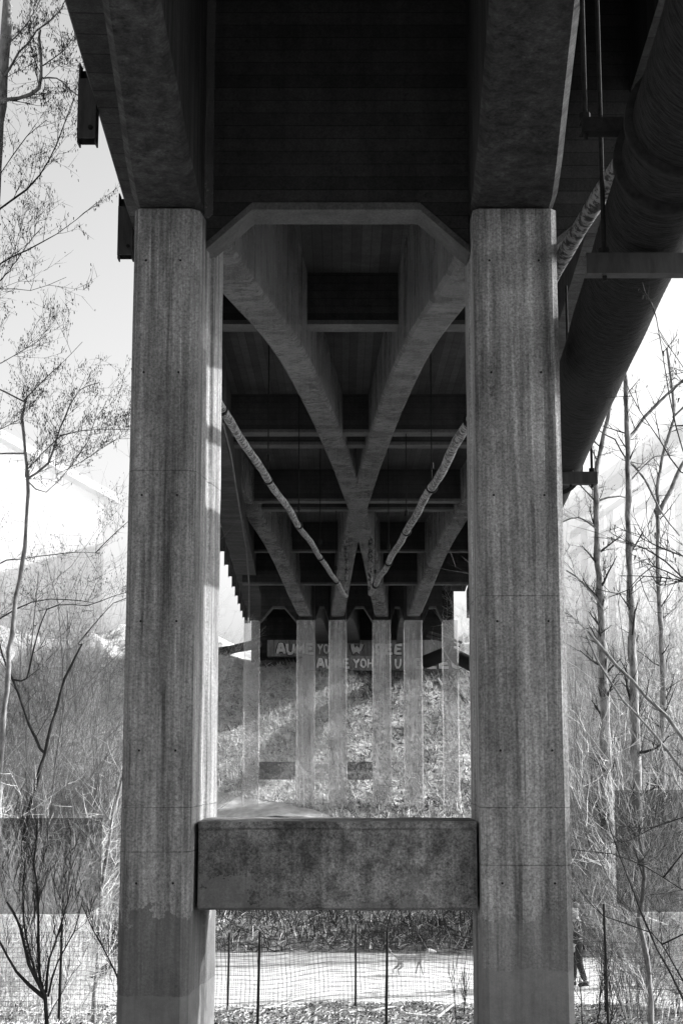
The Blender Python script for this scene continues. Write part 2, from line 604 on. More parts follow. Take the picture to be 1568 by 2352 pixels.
# end span ribs
for x, x2 in ((-1.87, -1.2), (-.2, .8), (2.1, 2.6), (3.75, 4.0)):
    mb = MB()
    rings = []
    for k in range(11):
        Y = FB + .9 + k * 1.9
        xc = x + (x2 - x) * k / 10
        zb = EYE + 6.3 + .8 * math.sin(math.pi * k / 10) + x * .003
        rings.append([(xc - .42, Y, zb), (xc + .42, Y, zb), (xc + .42, Y, EYE + HT), (xc - .42, Y, EYE + HT)])
    mb.loft(rings)
    mb.build('girder', M['girder'], bridge)
# near outer struts, seen through
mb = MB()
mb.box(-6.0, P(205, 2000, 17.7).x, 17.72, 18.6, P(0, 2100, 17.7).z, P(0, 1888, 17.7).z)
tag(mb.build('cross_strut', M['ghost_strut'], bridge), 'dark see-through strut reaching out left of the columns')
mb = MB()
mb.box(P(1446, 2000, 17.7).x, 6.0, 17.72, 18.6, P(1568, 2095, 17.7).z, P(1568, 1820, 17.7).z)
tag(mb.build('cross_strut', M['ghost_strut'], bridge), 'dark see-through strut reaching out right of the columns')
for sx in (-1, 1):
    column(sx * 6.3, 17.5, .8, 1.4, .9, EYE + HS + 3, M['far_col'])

# ---------------------------------------------------------------- abutment with graffiti
ab = empty('abutment', (0, 97, 9), 'concrete abutment of two stepped beams covered in bubble letter graffiti', 'abutment')


def wall(x0, x1, Y, th, h0, h1, name='beam', mat=None):
    mb = MB()
    mb.box(x0, x1, Y, Y + th, EYE + h0, EYE + h1)
    return mb.build(name, mat or M['abut'], ab)


up = wall(P(625, 0, 97.5).x, P(1000, 0, 97.5).x, 97.5, 2, P(0, 1508, 97.5).z - EYE, P(0, 1470, 97.5).z - EYE)
lo = wall(P(700, 0, 95).x, P(1072, 0, 95).x, 95, 2.3, P(0, 1540, 95).z - EYE, P(0, 1507, 95).z - EYE)
wall(-6, 7.5, 99.6, 1, 4, 10.0, 'back_wall', M['diaphragm'])
wall(P(742, 0, 94.5).x, P(766, 0, 94.5).x, 95.4, 1, 2.0, P(0, 1540, 95).z - EYE - .01, 'pier_block', M['lip'])
wall(P(968, 0, 94.5).x, P(1000, 0, 94.5).x, 95.4, 1, 2.0, P(0, 1540, 95).z - EYE - .01, 'pier_block')


GLY = {
    'A': [[(.12, .1), (.4, .9), (.6, .9), (.88, .1)], [(.3, .38), (.7, .38)]],
    'U': [[(.15, .9), (.18, .35), (.35, .1), (.65, .1), (.82, .35), (.85, .9)]],
    'M': [[(.1, .1), (.2, .88), (.5, .3), (.8, .88), (.9, .1)]],
    'E': [[(.85, .88), (.22, .85), (.2, .12), (.88, .1)], [(.25, .5), (.75, .52)]],
    'Y': [[(.12, .9), (.5, .5), (.45, .08)], [(.88, .9), (.5, .5)]],
    'O': [[(.5, .9), (.18, .7), (.18, .3), (.5, .1), (.82, .3), (.82, .7), (.5, .9)]],
    'H': [[(.18, .9), (.2, .1)], [(.82, .9), (.8, .1)], [(.2, .5), (.8, .5)]],
    'W': [[(.08, .9), (.28, .12), (.5, .65), (.72, .12), (.92, .9)]],
    'B': [[(.2, .1), (.18, .9), (.6, .88), (.75, .7), (.5, .52), (.85, .35), (.7, .12), (.2, .1)]],
    'G': [[(.85, .8), (.45, .9), (.15, .6), (.2, .25), (.55, .08), (.85, .25), (.82, .48), (.55, .46)]],
}


def graffiti(txt, px0, px1, py0, py1, Y, par):
    a, b = P(px0, py1, Y), P(px1, py0, Y)
    wl = (b.x - a.x) / len(txt)
    hl = b.z - a.z
    for nm, r0, mat, dy, sq in (('graffiti_outline', .235, M['ink'], -.005, .05), ('graffiti_letters', .15, M['paint'], -.03, .12)):
        mb = MB()
        for i, ch in enumerate(txt):
            for st in GLY[ch]:
                pts = []
                for p, q in zip(st, st[1:]):
                    for k in range(3):
                        pts.append((p[0] + (q[0] - p[0]) * k / 3, p[1] + (q[1] - p[1]) * k / 3))
                pts.append(st[-1])
                tilt = .08 * math.sin(i * 2.3 + len(txt))
                P3 = [Vector((a.x + (i + x + tilt * (z - .5)) * wl, 0, a.z + z * hl)) for x, z in pts]
                n0 = len(mb.v)
                rad = [r0 * min(wl, hl) * (1 + .15 * math.sin(k * 1.1 + i)) for k in range(len(P3))]
                mb.tube(P3, rad, 10)
                for k in range(n0, len(mb.v)):
                    x, y, z = mb.v[k]
                    mb.v[k] = (x, Y + dy + y * sq, z)
        mb.build(nm, mat, par)


graffiti('AUME', 634, 722, 1476, 1504, 97.5, up)
graffiti('YO', 728, 756, 1477, 1504, 97.5, up)
graffiti('W', 806, 832, 1477, 1504, 97.5, up)
graffiti('BEE', 860, 925, 1478, 1504, 97.5, up)
graffiti('AUME', 726, 804, 1511, 1536, 95, lo)
graffiti('YOH', 810, 858, 1511, 1536, 95, lo)
graffiti('U', 905, 922, 1511, 1536, 95, lo)
graffiti('BEEG', 948, 1062, 1512, 1536, 95, lo)

# ---------------------------------------------------------------- pipes
pl = empty('pipeline', (3.1, 14, EYE + 5.1), 'huge dark wrapped pipe slung on bracket beams along the right side of the bridge', 'pipeline')
pa = lambda Y: Vector((2.02 + .0674 * Y, Y, EYE + 5.12 - .012 * Y))
mb = MB()
pts, rr = [], []
Y = -2.0
while Y < 60:
    pts.append(pa(Y))
    rr.append(.43 + .007 * (len(rr) % 2) + .004 * math.sin(Y * 2.3))
    Y += .09
mb.tube(pts, rr, 40)
mb.build('pipe_barrel', M['pipe'], pl, True)
mb = MB()
pts = [pa(60 + k) for k in range(0, 26, 2)] + [Vector((6.4, 90, EYE + 5.3)), Vector((5.2, 96, EYE + 5.0))]
mb.tube(pts, .42, 24)
mb.build('pipe_barrel', M['pipe'], pl, True)
for Y in (11.4, 12.2, 26, 40):
    mb = MB()
    mb.tube([pa(Y), pa(Y + .12)], .5, 40)
    mb.build('flange', M['metal'], pl, True)
for (x0, x1, yt, yb, Y) in ((1345, 1750, 580, 627, 13.3), (1262, 1372, 1083, 1111, 24.2), (1335, 1440, 268, 298, 12.4)):
    a, b = P(x0, yt, Y), P(x1, yb, Y)
    mb = MB()
    h = a.z - b.z
    # channel section
    prof = [(0, b.z), (.16, b.z), (.16, b.z + .02), (.02, b.z + .02), (.02, a.z - .02), (.16, a.z - .02), (.16, a.z), (0, a.z)]
    mb.loft([[(a.x, Y + p, q) for p, q in prof], [(b.x, Y + p, q) for p, q in prof]])
    mb.build('bracket_beam', M['box'] if Y > 13 else M['metal'], pl)
    for fx in ((.16,) if Y < 20 else (.45, .9)):
        xr = a.x + (b.x - a.x) * fx * (.7 if Y < 20 else 1)
        mb = MB()
        mb.tube([(xr, Y + .09, a.z - h - .05), (xr, Y + .09, a.z + (3.2 if fx < .5 else .5))], .022, 8)
        mb.tube([(xr, Y + .09, a.z + .01), (xr, Y + .09, a.z + .07)], .05, 6)
        mb.build('hanger_rod', M['metal'], pl)
mb = MB()
a = P(1340, 487, 18.9)
mb.box(a.x, a.x + 1.6, 18.8, 19.1, P(0, 516, 18.9).z, a.z)
mb.build('bracket_beam', M['girder'], pl)


def conduit(label, x0, dx, Y0, Y1, H, r, name='conduit'):
    e = empty(name, (x0 + dx * Y0, Y0, EYE + H), label, 'pipe')
    mb = MB()
    pts = [(x0 + dx * Y + .02 * math.sin(Y), Y, EYE + H + .02 * math.sin(Y * .7)) for Y in np.arange(Y0, Y1, .4)]
    xe = x0 + dx * Y1
    pts += [(xe, Y1 + .1, EYE + H + .03), (xe, Y1 + .3, EYE + H + .15), (xe, Y1 + .35, EYE + H + .4), (xe, Y1 + .35, EYE + 10)]
    mb.tube(pts, [r * (1 + .05 * math.sin(i * 1.3)) for i in range(len(pts))], 14)
    mb.build('pipe_run', M['foil'], e, True)
    for Y in np.arange(Y0 + 3, Y1, 7.5):
        x = x0 + dx * Y
        mb = MB()
        mb.tube([(x, Y, EYE + H), (x, Y + .12, EYE + H)], r * 1.45, 14)
        mb.build('joint_collar', M['metal'], e, True)
        mb = MB()
        mb.tube([(x, Y + .06, EYE + H + r), (x, Y + .06, EYE + 10)], .014, 5)
        mb.tube([(x, Y + .06, EYE + H + r + .35), (x, Y + .06, EYE + H + r + .5)], .05, 6)
        mb.build('hanger_rod', M['metal'], e)


conduit('slim flaking pipe hung under the deck, running from the left column towards the middle', -4.05, .0674, 24, 63, 6.1, .085)
conduit('slim flaking pipe hung under the deck, running from the right column towards the middle', 3.45, -.0371, 9.5, 61, 6.0, .1)
e = empty('cable', (-2.4, 28, 12), 'thin pale cable running under the left deck edge', 'cable')
mb = MB()
mb.tube([P(512, 970, 30), P(530, 1040, 34), P(552, 1180, 45), P(566, 1260, 55), P(572, 1340, 66), P(573, 1430, 80)], [.02, .022, .028, .032, .036, .04], 6)
mb.build('wire', M['lip'], e)

# drain pipe, logs and pipes lying on the hillside
def lying(name, label, cat, pts, r, mat, n=10, group=None):
    mb = MB()
    pts = [Vector(p) for p in pts]
    mb.tube(pts, r, n)
    o = mb.build(name, mat, None, True)
    return tag(o, label, cat, group)


def seat(px, py):
    """ground point seen at the pixel"""
    lo_, prev = 10.0, None
    Y = 10.0
    while Y < 140:
        p = P(px, py, Y)
        if p.z <= gzf(p.x, Y):
            return Vector((p.x, Y, gzf(p.x, Y)))
        Y += .05
    return P(px, py, 90)


def on_ground(pxs, r):
    out = []
    for (x, y) in pxs:
        q = seat(x, y)
        out.append(q + Vector((0, 0, r)))
    return out


lying('culvert_pipe', 'pale fat pipe lying on the hillside just right of the left column', 'pipe', on_ground([(480, 1506), (530, 1499), (590, 1487)], .2), .3, M['lip'])
lying('culvert_pipe', 'pale fat pipe lying lower down the hillside, behind the leftmost far column', 'pipe', on_ground([(590, 1536), (640, 1530), (690, 1522)], .2), .28, M['lip'])
lying('drain_pipe', 'pale bent pipe running down the hillside beside the right column', 'pipe', on_ground([(1032, 1555), (1040, 1580), (1056, 1600), (1072, 1618)], .05), .1, M['lip'])
lying('log', 'short pale log on the hillside below the graffiti beams', 'log', on_ground([(1005, 1565), (1012, 1578)], .1), .12, M['log'])
for k, (a, b) in enumerate((((984, 1452), (1060, 1476)), ((980, 1460), (1056, 1484)))):
    mb = MB()
    mb.tube([P(*a, 92), P(*b, 91)], .09, 8)
    tag(mb.build('utility_pipe', M['lip'], None, True), ('upper' if k == 0 else 'lower') + ' of two thin white pipes by the far right end of the bridge', 'pipe', 'thin white pipes')
lying('log', 'dark sawn log lying at the near edge of the path beside the left column', 'log', on_ground([(223, 2250), (249, 2226)], .04), [.14, .09], M['bark'], 10)
lying('log', 'dark sawn log lying behind the bush at the far left', 'log', on_ground([(18, 2268), (54, 2240)], .04), [.13, .08], M['bark'], 10)

# ---------------------------------------------------------------- added white shapes for the bright double-exposed sky
def ghost_house(label, corner_px, eave_py, foot_py, slope, Y, wd, dp, side, rot, name='ghost_gable'):  # no real building: overlapped sky brightness given a solid shape
    """added gabled shape whose near corner stands at a pixel; slope is rise/run of its roof"""
    c = P(corner_px, eave_py, Y)
    z0 = .3
    ze = c.z
    e = empty(name, (c.x + side * wd / 2, Y, z0), label, 'building')
    xa, xb = (c.x, c.x + side * wd)
    if xa > xb: xa, xb = xb, xa
    xm = (xa + xb) / 2
    zr = ze + slope * wd / 2
    mb = MB()
    mb.loft([[(xa, y, z0), (xb, y, z0), (xb, y, ze), (xm, y, zr), (xa, y, ze)] for y in (Y, Y + dp)])
    mb.build('walls', M['ghost_white'], e)
    mb = MB()
    for s, (p, q) in enumerate((((xa, ze), (xm, zr)), ((xb, ze), (xm, zr)))):
        ox = -.5 if p[0] < xm else .5
        o_ = (p[0] + ox, p[1] - slope * .5)
        mb.loft([[(o_[0], y, o_[1] + .05), (q[0], y, q[1] + .05), (q[0], y, q[1] + .4), (o_[0], y, o_[1] + .4)] for y in (Y - .4, Y + dp + .4)])
    mb.build('roof', M['ghost_white'], e)
    e.location = (c.x, Y, z0)
    for ch in e.children:
        ch.matrix_parent_inverse = Matrix.Translation((-c.x, -Y, -z0))
    e.rotation_euler = (0, 0, rot)
    return e, xa, xb, ze, zr


ghost_house('added white gable shape for the bright double-exposed sky at the left edge', 240, 1150, 2050, .3, 62, 15, 12, -1, math.radians(50))
e, xa, xb, ze, zr = ghost_house('added white shape with rising top for the double-exposed sky at the right edge', 1385, 1165, 2000, .7, 64, 16, 4.5, 1, math.radians(22))
# added white stripes, ghost of the bridge handrails; no stair stands there
sr = []
for dzr in (0, -.75):
    mb = MB()
    a, b = P(1310, 1232, 56), P(1600, 1035, 56)
    a.z += dzr; b.z += dzr
    mb.loft([[(q.x, q.y, q.z - .1), (q.x, q.y + .25, q.z - .1), (q.x, q.y + .25, q.z + .18), (q.x, q.y, q.z + .18)] for q in (a, b)])
    sr.append(mb.build('ghost_rail', M['ghost_white']))
for px in (1340, 1400, 1440, 1500, 1555):
    a = P(px, 1232 - (px - 1310) * .68, 56.05)
    mb = MB()
    mb.box(a.x - .12, a.x + .12, 56.05, 56.25, .4, a.z)
    sr.append(mb.build('ghost_rail_post', M['ghost_white']))
st = empty('ghost_railing', (P(1440, 1700, 56).x, 56, .4), 'white ghost stripes of bridge handrails climbing to the right before the added white shape', 'railing')
for o in sr:
    o.parent = st
    o.matrix_parent_inverse = Matrix.Translation(-Vector(st.location))


# ---------------------------------------------------------------- netting fences
def fence(label, Y, xa, xb, posts, ztop, cell=.062, name='netting_fence', th=.0016):
    e = empty(name, ((xa + xb) / 2, Y, gzf((xa + xb) / 2, Y)), label, 'fence')
    mb = MB()
    nx = int((xb - xa) / cell)
    H0 = ztop
    nz = int(H0 / cell)
    f = lambda x, h: (x + .02 * math.sin(h * 5 + x), Y + .03 * math.sin(x * 1.3) * math.sin(h * 2), gzf(x, Y) + .02 + h * (1 + .03 * math.sin(x * .8)))
    for i in range(nx + 1):
        x = xa + i * cell
        pts = [Vector(f(x, H0 * k / 4)) for k in range(5)]
        for a, b in zip(pts, pts[1:]):
            mb.add([a + Vector((-th, 0, 0)), a + Vector((th, .002, 0)), b + Vector((th, .002, 0)), b + Vector((-th, 0, 0))], [(0, 1, 2, 3)])
    for j in range(nz + 1):
        h = j * cell
        m_ = int((xb - xa) / .4)
        pts = [Vector(f(xa + (xb - xa) * k / m_, h)) for k in range(m_ + 1)]
        for a, b in zip(pts, pts[1:]):
            mb.add([a + Vector((0, 0, -th)), b + Vector((0, 0, -th)), b + Vector((0, .002, th)), a + Vector((0, .002, th))], [(0, 1, 2, 3)])
    mb.build('net', M['net'], e)
    for (pxl, top) in posts:
        x = (pxl - 784) / F * Y * .99
        z = gzf(x, Y)
        mb = MB()
        lean = rng.uniform(-.03, .03)
        mb.tube([(x, Y - .03, z - .2), (x + lean * .5, Y - .03, z + H0 * .5), (x + lean, Y - .03, z + top)], [.02, .019, .016], 6)
        mb.build('post', M['post'], e)


fence('front black plastic netting fence on thin stakes between the columns and the path', 20.6, -7, 7,
      [(155, 1.3), (597, 1.32), (883, 1.3), (1378, 1.7), (1470, 1.3)], 1.2)
fence('rear black plastic netting fence on thin stakes at the near verge of the path', 26.5, -9, 9,
      [(120, 1.4), (530, 1.4), (815, 1.4), (1372, 1.7), (1530, 1.3)], 1.25, cell=.07, th=.002)


# ---------------------------------------------------------------- bare trees and shrubs
def rvec(r, s=1.0):
    return Vector((r.uniform(-1, 1), r.uniform(-1, 1), r.uniform(-1, 1))) * s


def sprout(mb, lf, r, p, d, L_, rad, lvl, spread=.7, up=.25, kids=4, leaf=0.0, wig=.18):
    n = 4 if L_ > .5 else 3
    pts = [p.copy()]
    q = p.copy()
    dd = d.normalized()
    for k in range(n):
        dd = (dd + rvec(r, wig) + Vector((0, 0, up * .25))).normalized()
        q = q + dd * (L_ / n)
        pts.append(q.copy())
    rr = [rad * (1 - .75 * k / n) for k in range(n + 1)]
    mb.tube(pts, rr, 5 if rad > .03 else 3, cap=False)
    if leaf and lvl <= 1:
        for a in pts[1:]:
            for _ in range(4):
                if r.random() < leaf * .5:
                    c = a + rvec(r, .05)
                    l = r.uniform(.02, .055)
                    s = r.uniform(.004, .008)
                    dn = Vector((r.uniform(-.3, .3), r.uniform(-.3, .3), -1)) * l
                    sx = Vector((s, r.uniform(-s, s), 0))
                    lf.add([c - sx, c + sx, c + dn + sx * .6, c + dn - sx * .6], [(0, 1, 2, 3)])
    if lvl <= 0:
        return
    for k in range(kids):
        t = (k + .6 + r.random() * .5) / (kids + .4)
        i = min(int(t * n), n - 1)
        fr = t * n - i
        b = pts[i].lerp(pts[i + 1], min(fr, 1))
        nd = (dd * .55 + rvec(r, spread) + Vector((0, 0, up))).normalized()
        sprout(mb, lf, r, b, nd, L_ * r.uniform(.42, .68), max(rad * (1 - .7 * t) * .6, .0035), lvl - 1, spread, up, kids, leaf, wig)


def px_tree(name, label, cat, limbs, seed, wood='bark_mid', fine='bark', leaf=0.0, group=None, twigL=1.0, lvl=2, up=.2, step=4, spread=.7):
    """limbs: list of (Y, [(px,py),...], r0, r1, twigs?)"""
    r = random.Random(seed)
    Y0, pl0 = limbs[0][0], limbs[0][1]
    b = P(*pl0[0], Y0)
    base = Vector((b.x, b.y, gzf(b.x, b.y)))
    e = empty(name, base, label, cat, group)
    tw, lf = MB(), MB()
    first = True
    ALL = []
    for (Y, pts, r0, r1, tk) in limbs:
        mb = MB()
        Q = []
        for i, (x, y) in enumerate(pts):
            q = P(x, y, Y)
            q.y += r.uniform(-.12, .12) * (i > 0)
            Q.append(q)
        if first:
            Q[0] = base - Vector((0, 0, .2))
        if ALL:
            near = min(ALL, key=lambda q: (q - Q[0]).length)
            if (near - Q[0]).length > .04:
                if (near - Q[0]).length < .5 or (near - Q[0]).length > .45 * (Q[1] - Q[0]).length:
                    Q.insert(0, near.copy())
                else:
                    Q[0] = near.copy()
        # resample with wiggle
        S = []
        for qi, (a, c) in enumerate(zip(Q, Q[1:])):
            m_ = max(2, int((c - a).length / .3))
            p0 = Q[qi - 1] if qi else a * 2 - c
            p3 = Q[qi + 2] if qi + 2 < len(Q) else c * 2 - a
            lim = (c - a).length * .45
            ta, tb = (c - p0) * .5, (p3 - a) * .5
            if ta.length > lim * 2.2: ta *= lim * 2.2 / ta.length
            if tb.length > lim * 2.2: tb *= lim * 2.2 / tb.length
            for k in range(m_):
                u = k / m_
                q = a * (2 * u ** 3 - 3 * u ** 2 + 1) + ta * (u ** 3 - 2 * u ** 2 + u) + c * (3 * u ** 2 - 2 * u ** 3) + tb * (u ** 3 - u ** 2)
                S.append(q + rvec(r, min(.5 * r0, .022)))
        S.append(Q[-1])
        ALL += S
        nn = len(S)
        R_ = [.8 * (r0 + (r1 - r0) * k / (nn - 1)) * (1 + .12 * math.sin(k * 1.7 + seed)) for k in range(nn)]
        mb.tube(S, R_, 8 if r0 > .03 else 5)
        mb.build('trunk' if first else 'limb', M[wood], e, True)
        first = False
        for k in range(2, nn - 1):
            for _ in range(tk):
                if r.random() < .8:
                    d = (S[k + 1] - S[k - 1]).normalized()
                    dirv = (d * .6 + rvec(r, spread) + Vector((0, 0, up))).normalized()
                    sprout(tw, lf, r, S[k], dirv, twigL * r.uniform(.5, 1.2), max(R_[k] * .35, .005), lvl, .7, up, step, leaf)
    tw.build('twigs', M[fine], e)
    if lf.v:
        lf.build('catkins', M['catkin'], e)
    return e


px_tree('bare_tree', 'thick dark trunk at the top left corner with twisting catkin twigs', 'tree', [
    (20, [(-60, 2300), (-50, 1200), (-20, 600), (2, 240), (16, 60), (30, -60)], .14, .09, 0),
    (20, [(-30, 250), (20, 235), (70, 215), (100, 180), (96, 120), (94, 70)], .05, .02, 1),
    (20, [(100, 180), (130, 180), (160, 200), (195, 235)], .02, .006, 2),
    (20, [(0, 190), (50, 130), (90, 80), (140, 10), (180, -60)], .028, .01, 2),
    (20, [(20, 100), (60, 50), (110, -30)], .022, .008, 2),
    (20, [(100, 150), (140, 110), (180, 60)], .015, .006, 2)], 3, 'bark_mid', 'bark', .3, twigL=.6, lvl=2)
px_tree('bare_tree', 'slender leafless tree reaching in from the left edge below the thick trunk', 'tree', [
    (23, [(-110, 2300), (-120, 1500), (-90, 900), (-60, 600), (-40, 300)], .1, .04, 0),
    (23, [(-60, 600), (0, 490), (60, 430), (110, 365), (170, 225)], .03, .007, 2),
    (23, [(-80, 720), (0, 615), (60, 570), (130, 530), (220, 465)], .03, .005, 1),
    (23, [(-70, 560), (0, 400), (60, 310), (110, 280)], .022, .006, 1),
    (23, [(-60, 740), (0, 668), (70, 665), (150, 632)], .015, .004, 1),
    (23, [(-60, 700), (10, 640), (60, 560), (100, 520)], .02, .006, 2)], 8, 'bark', 'bark', .22, twigL=.8, lvl=2, spread=.55)
px_tree('bare_tree', 'catkin covered tree behind the left column with dense dark clusters', 'tree', [
    (27, [(-30, 2300), (20, 1500), (60, 1220), (62, 1080), (55, 960), (60, 920)], .09, .03, 0),
    (27, [(62, 1100), (110, 1060), (130, 1010), (150, 960), (180, 895), (230, 880)], .035, .008, 2),
    (27, [(55, 920), (90, 885), (140, 840), (190, 785)], .02, .005, 1),
    (27, [(62, 1080), (140, 1000), (230, 985), (300, 985)], .02, .006, 2),
    (27, [(60, 1100), (105, 1130), (200, 1015), (230, 910)], .016, .006, 1),
    (27, [(-60, 860), (0, 830), (60, 800), (110, 770)], .02, .006, 3),
    (27, [(-60, 1040), (0, 990), (50, 960), (100, 900)], .02, .006, 3),
    (27, [(130, 1090), (190, 1060), (250, 1020), (300, 1000)], .012, .004, 2)], 13, 'bark_mid', 'bark', .33, twigL=.85, lvl=2, spread=.55)
px_tree('bare_tree', 'low forking tree in front of the added white gable shape on the left', 'tree', [
    (36, [(30, 2250), (60, 1900), (110, 1700), (150, 1560), (190, 1480)], .11, .03, 0),
    (36, [(90, 1720), (30, 1560), (0, 1480), (-30, 1400)], .05, .02, 1),
    (36, [(60, 1560), (110, 1400), (200, 1390), (290, 1360)], .03, .01, 1),
    (36, [(-30, 1440), (40, 1400), (115, 1375), (220, 1385)], .03, .01, 1),
    (36, [(-10, 1300), (50, 1285), (160, 1270), (230, 1270)], .025, .008, 1),
    (36, [(220, 1270), (290, 1200), (320, 1180)], .02, .006, 2),
    (36, [(180, 1480), (260, 1385), (315, 1370)], .02, .008, 1)], 21, 'bark', 'bark', .25, twigL=1.0, lvl=2)
px_tree('bare_tree', 'young leaning tree standing tight against the left column', 'tree', [
    (24, [(215, 2330), (228, 2100), (240, 1990), (262, 1890), (280, 1790), (300, 1700)], .055, .02, 1),
    (24, [(240, 1990), (232, 1960), (212, 1930)], .015, .006, 2),
    (24, [(262, 1890), (240, 1870), (200, 1855)], .012, .004, 2)], 25, 'bark_pale', 'twig_pale', 0, twigL=.8, lvl=1)
# right side
px_tree('bare_tree', 'tall straight pale trunk right of the bridge with twigs at every fork', 'tree', [
    (33, [(1470, 2150), (1462, 1900), (1455, 1600), (1448, 1350), (1440, 1150), (1437, 1000), (1432, 850)], .17, .06, 1),
    (33, [(1440, 1010), (1480, 960), (1530, 905), (1600, 850)], .06, .03, 1),
    (33, [(1440, 1060), (1410, 1010), (1375, 985)], .04, .015, 1),
    (33, [(1445, 1060), (1480, 1100), (1510, 1170), (1560, 1230)], .05, .02, 1),
    (33, [(1450, 1100), (1500, 1050), (1568, 1045)], .03, .01, 1)], 31, 'bark_pale', 'bark', .15, twigL=.8, lvl=1)
px_tree('bare_tree', 'broad grey trunk with peeling bark just right of the pipe brackets', 'tree', [
    (38, [(1400, 2100), (1392, 1800), (1385, 1500), (1372, 1250), (1366, 1130), (1375, 1060), (1395, 960), (1412, 890)], .24, .06, 1),
    (38, [(1372, 1150), (1420, 1140), (1450, 1150)], .04, .015, 1),
    (38, [(1366, 1210), (1330, 1190), (1290, 1200)], .04, .02, 1),
    (38, [(1385, 1400), (1340, 1340), (1300, 1310)], .05, .02, 2)], 35, 'bark_pale', 'bark', .1, twigL=.9, lvl=2)
px_tree('bare_tree', 'crooked pale tree at the far right edge under the open sky', 'tree', [
    (40, [(1500, 2100), (1520, 1700), (1515, 1400), (1510, 1150), (1520, 1050), (1545, 960), (1540, 860), (1530, 800)], .13, .04, 1),
    (40, [(1510, 1180), (1540, 1120), (1590, 1020)], .1, .05, 0),
    (40, [(1545, 960), (1600, 900)], .04, .02, 1)], 37, 'bark_pale', 'bark', .2, twigL=1.0, lvl=1)
px_tree('bare_tree', 'long thin leaning trunk crossing the thicket right of the right column', 'tree', [
    (22, [(1660, 1800), (1568, 1700), (1480, 1600), (1420, 1530), (1350, 1450)], .045, .03, 1),
    (22, [(1568, 1770), (1500, 1680), (1400, 1570), (1345, 1460)], .03, .02, 1),
    (22, [(1350, 1450), (1330, 1430), (1300, 1400)], .012, .006, 2)], 41, 'bark_mid', 'bark', 0, twigL=.6, lvl=1)
px_tree('bare_tree', 'near tree of dark whip-like branches entering from the right edge', 'tree', [
    (13, [(1720, 2300), (1700, 1700), (1640, 1420), (1600, 1340)], .05, .03, 0),
    (13, [(1620, 1380), (1530, 1290), (1480, 1260), (1432, 1250)], .014, .005, 2),
    (13, [(1640, 1330), (1568, 1330), (1480, 1322), (1425, 1322)], .01, .004, 1),
    (13, [(1640, 1300), (1568, 1275), (1500, 1245), (1465, 1215)], .013, .005, 2),
    (13, [(1640, 1350), (1568, 1330), (1500, 1300), (1440, 1355), (1400, 1370)], .01, .004, 1),
    (13, [(1640, 1130), (1568, 1080), (1520, 1010), (1470, 940), (1430, 880)], .012, .004, 1),
    (13, [(1640, 1100), (1568, 1040), (1540, 900), (1500, 740), (1490, 690)], .011, .004, 1),
    (13, [(1650, 960), (1568, 860), (1510, 760)], .009, .003, 2)], 43, 'bark', 'bark', .04, twigL=.36, lvl=1, up=.1)
px_tree('shrub', 'dark many stemmed bush in front of the path at the bottom left', 'shrub', [
    (17.5, [(120, 2345), (100, 2290), (70, 2210), (40, 2130), (20, 2070)], .04, .012, 1),
    (17.5, [(100, 2290), (40, 2230), (0, 2160)], .03, .014, 1),
    (17.5, [(95, 2280), (85, 2180), (90, 2080), (85, 1980), (88, 1880)], .03, .01, 2),
    (17.5, [(105, 2280), (120, 2200), (140, 2120), (165, 2030)], .022, .008, 2),
    (17.5, [(110, 2290), (135, 2210), (170, 2140), (190, 2060)], .016, .006, 1),
    (17.5, [(90, 2260), (60, 2150), (50, 2040), (60, 1950)], .02, .006, 2)], 51, 'bark', 'bark', 0, twigL=.6, lvl=2, up=.7)
px_tree('shrub', 'dark twig arching across the netting beside the left column', 'shrub', [
    (18, [(285, 2330), (275, 2270), (250, 2200), (215, 2140), (185, 2080)], .018, .007, 2),
    (18, [(270, 2260), (280, 2190), (278, 2130)], .01, .004, 2)], 53, 'bark', 'bark', 0, twigL=.45, lvl=1, up=.5)
px_tree('shrub', 'pale forked sapling with white bark right of the right column', 'shrub', [
    (19.5, [(1500, 2345), (1485, 2200), (1462, 2110), (1478, 2020), (1470, 1920), (1462, 1880)], .05, .022, 1),
    (19.5, [(1465, 1985), (1490, 1950), (1502, 1900), (1505, 1840)], .022, .008, 2),
    (19.5, [(1468, 1990), (1510, 1970), (1545, 1925), (1590, 1900)], .022, .01, 2),
    (19.5, [(1478, 2020), (1440, 1900), (1410, 1800), (1395, 1700)], .016, .007, 2),
    (19.5, [(1475, 2060), (1530, 2050), (1600, 2040)], .014, .007, 2),
    (19.5, [(1462, 2110), (1400, 2020), (1350, 1900), (1320, 1820)], .014, .006, 2)], 57, 'bark_pale', 'twig_pale', 0, twigL=.7, lvl=2, up=.3)
px_tree('shrub', 'dark whip branches arching in front of the pale sapling on the right', 'shrub', [
    (17, [(1640, 2345), (1568, 2290), (1510, 2180), (1470, 2100), (1430, 1980), (1400, 1900)], .018, .008, 1),
    (17, [(1600, 2320), (1540, 2200), (1490, 2140), (1380, 2100), (1330, 2040)], .014, .005, 1),
    (17, [(1640, 2100), (1568, 2045), (1480, 1990), (1400, 1960), (1312, 1950)], .012, .005, 1),
    (17, [(1640, 1860), (1568, 1880), (1500, 1900), (1440, 1930), (1400, 1935)], .012, .005, 1)], 59, 'bark', 'bark', 0, twigL=.5, lvl=1, up=.3)
px_tree('shrub', 'small dark weed bush at the foot of the right column', 'shrub', [
    (18.6, [(1335, 2350), (1335, 2300), (1330, 2240)], .012, .005, 3),
    (18.6, [(1370, 2350), (1372, 2290), (1380, 2230)], .012, .005, 3),
    (18.6, [(1400, 2350), (1405, 2300), (1398, 2240)], .012, .005, 3)], 61, 'bark', 'bark', 0, twigL=.5, lvl=1, up=1)
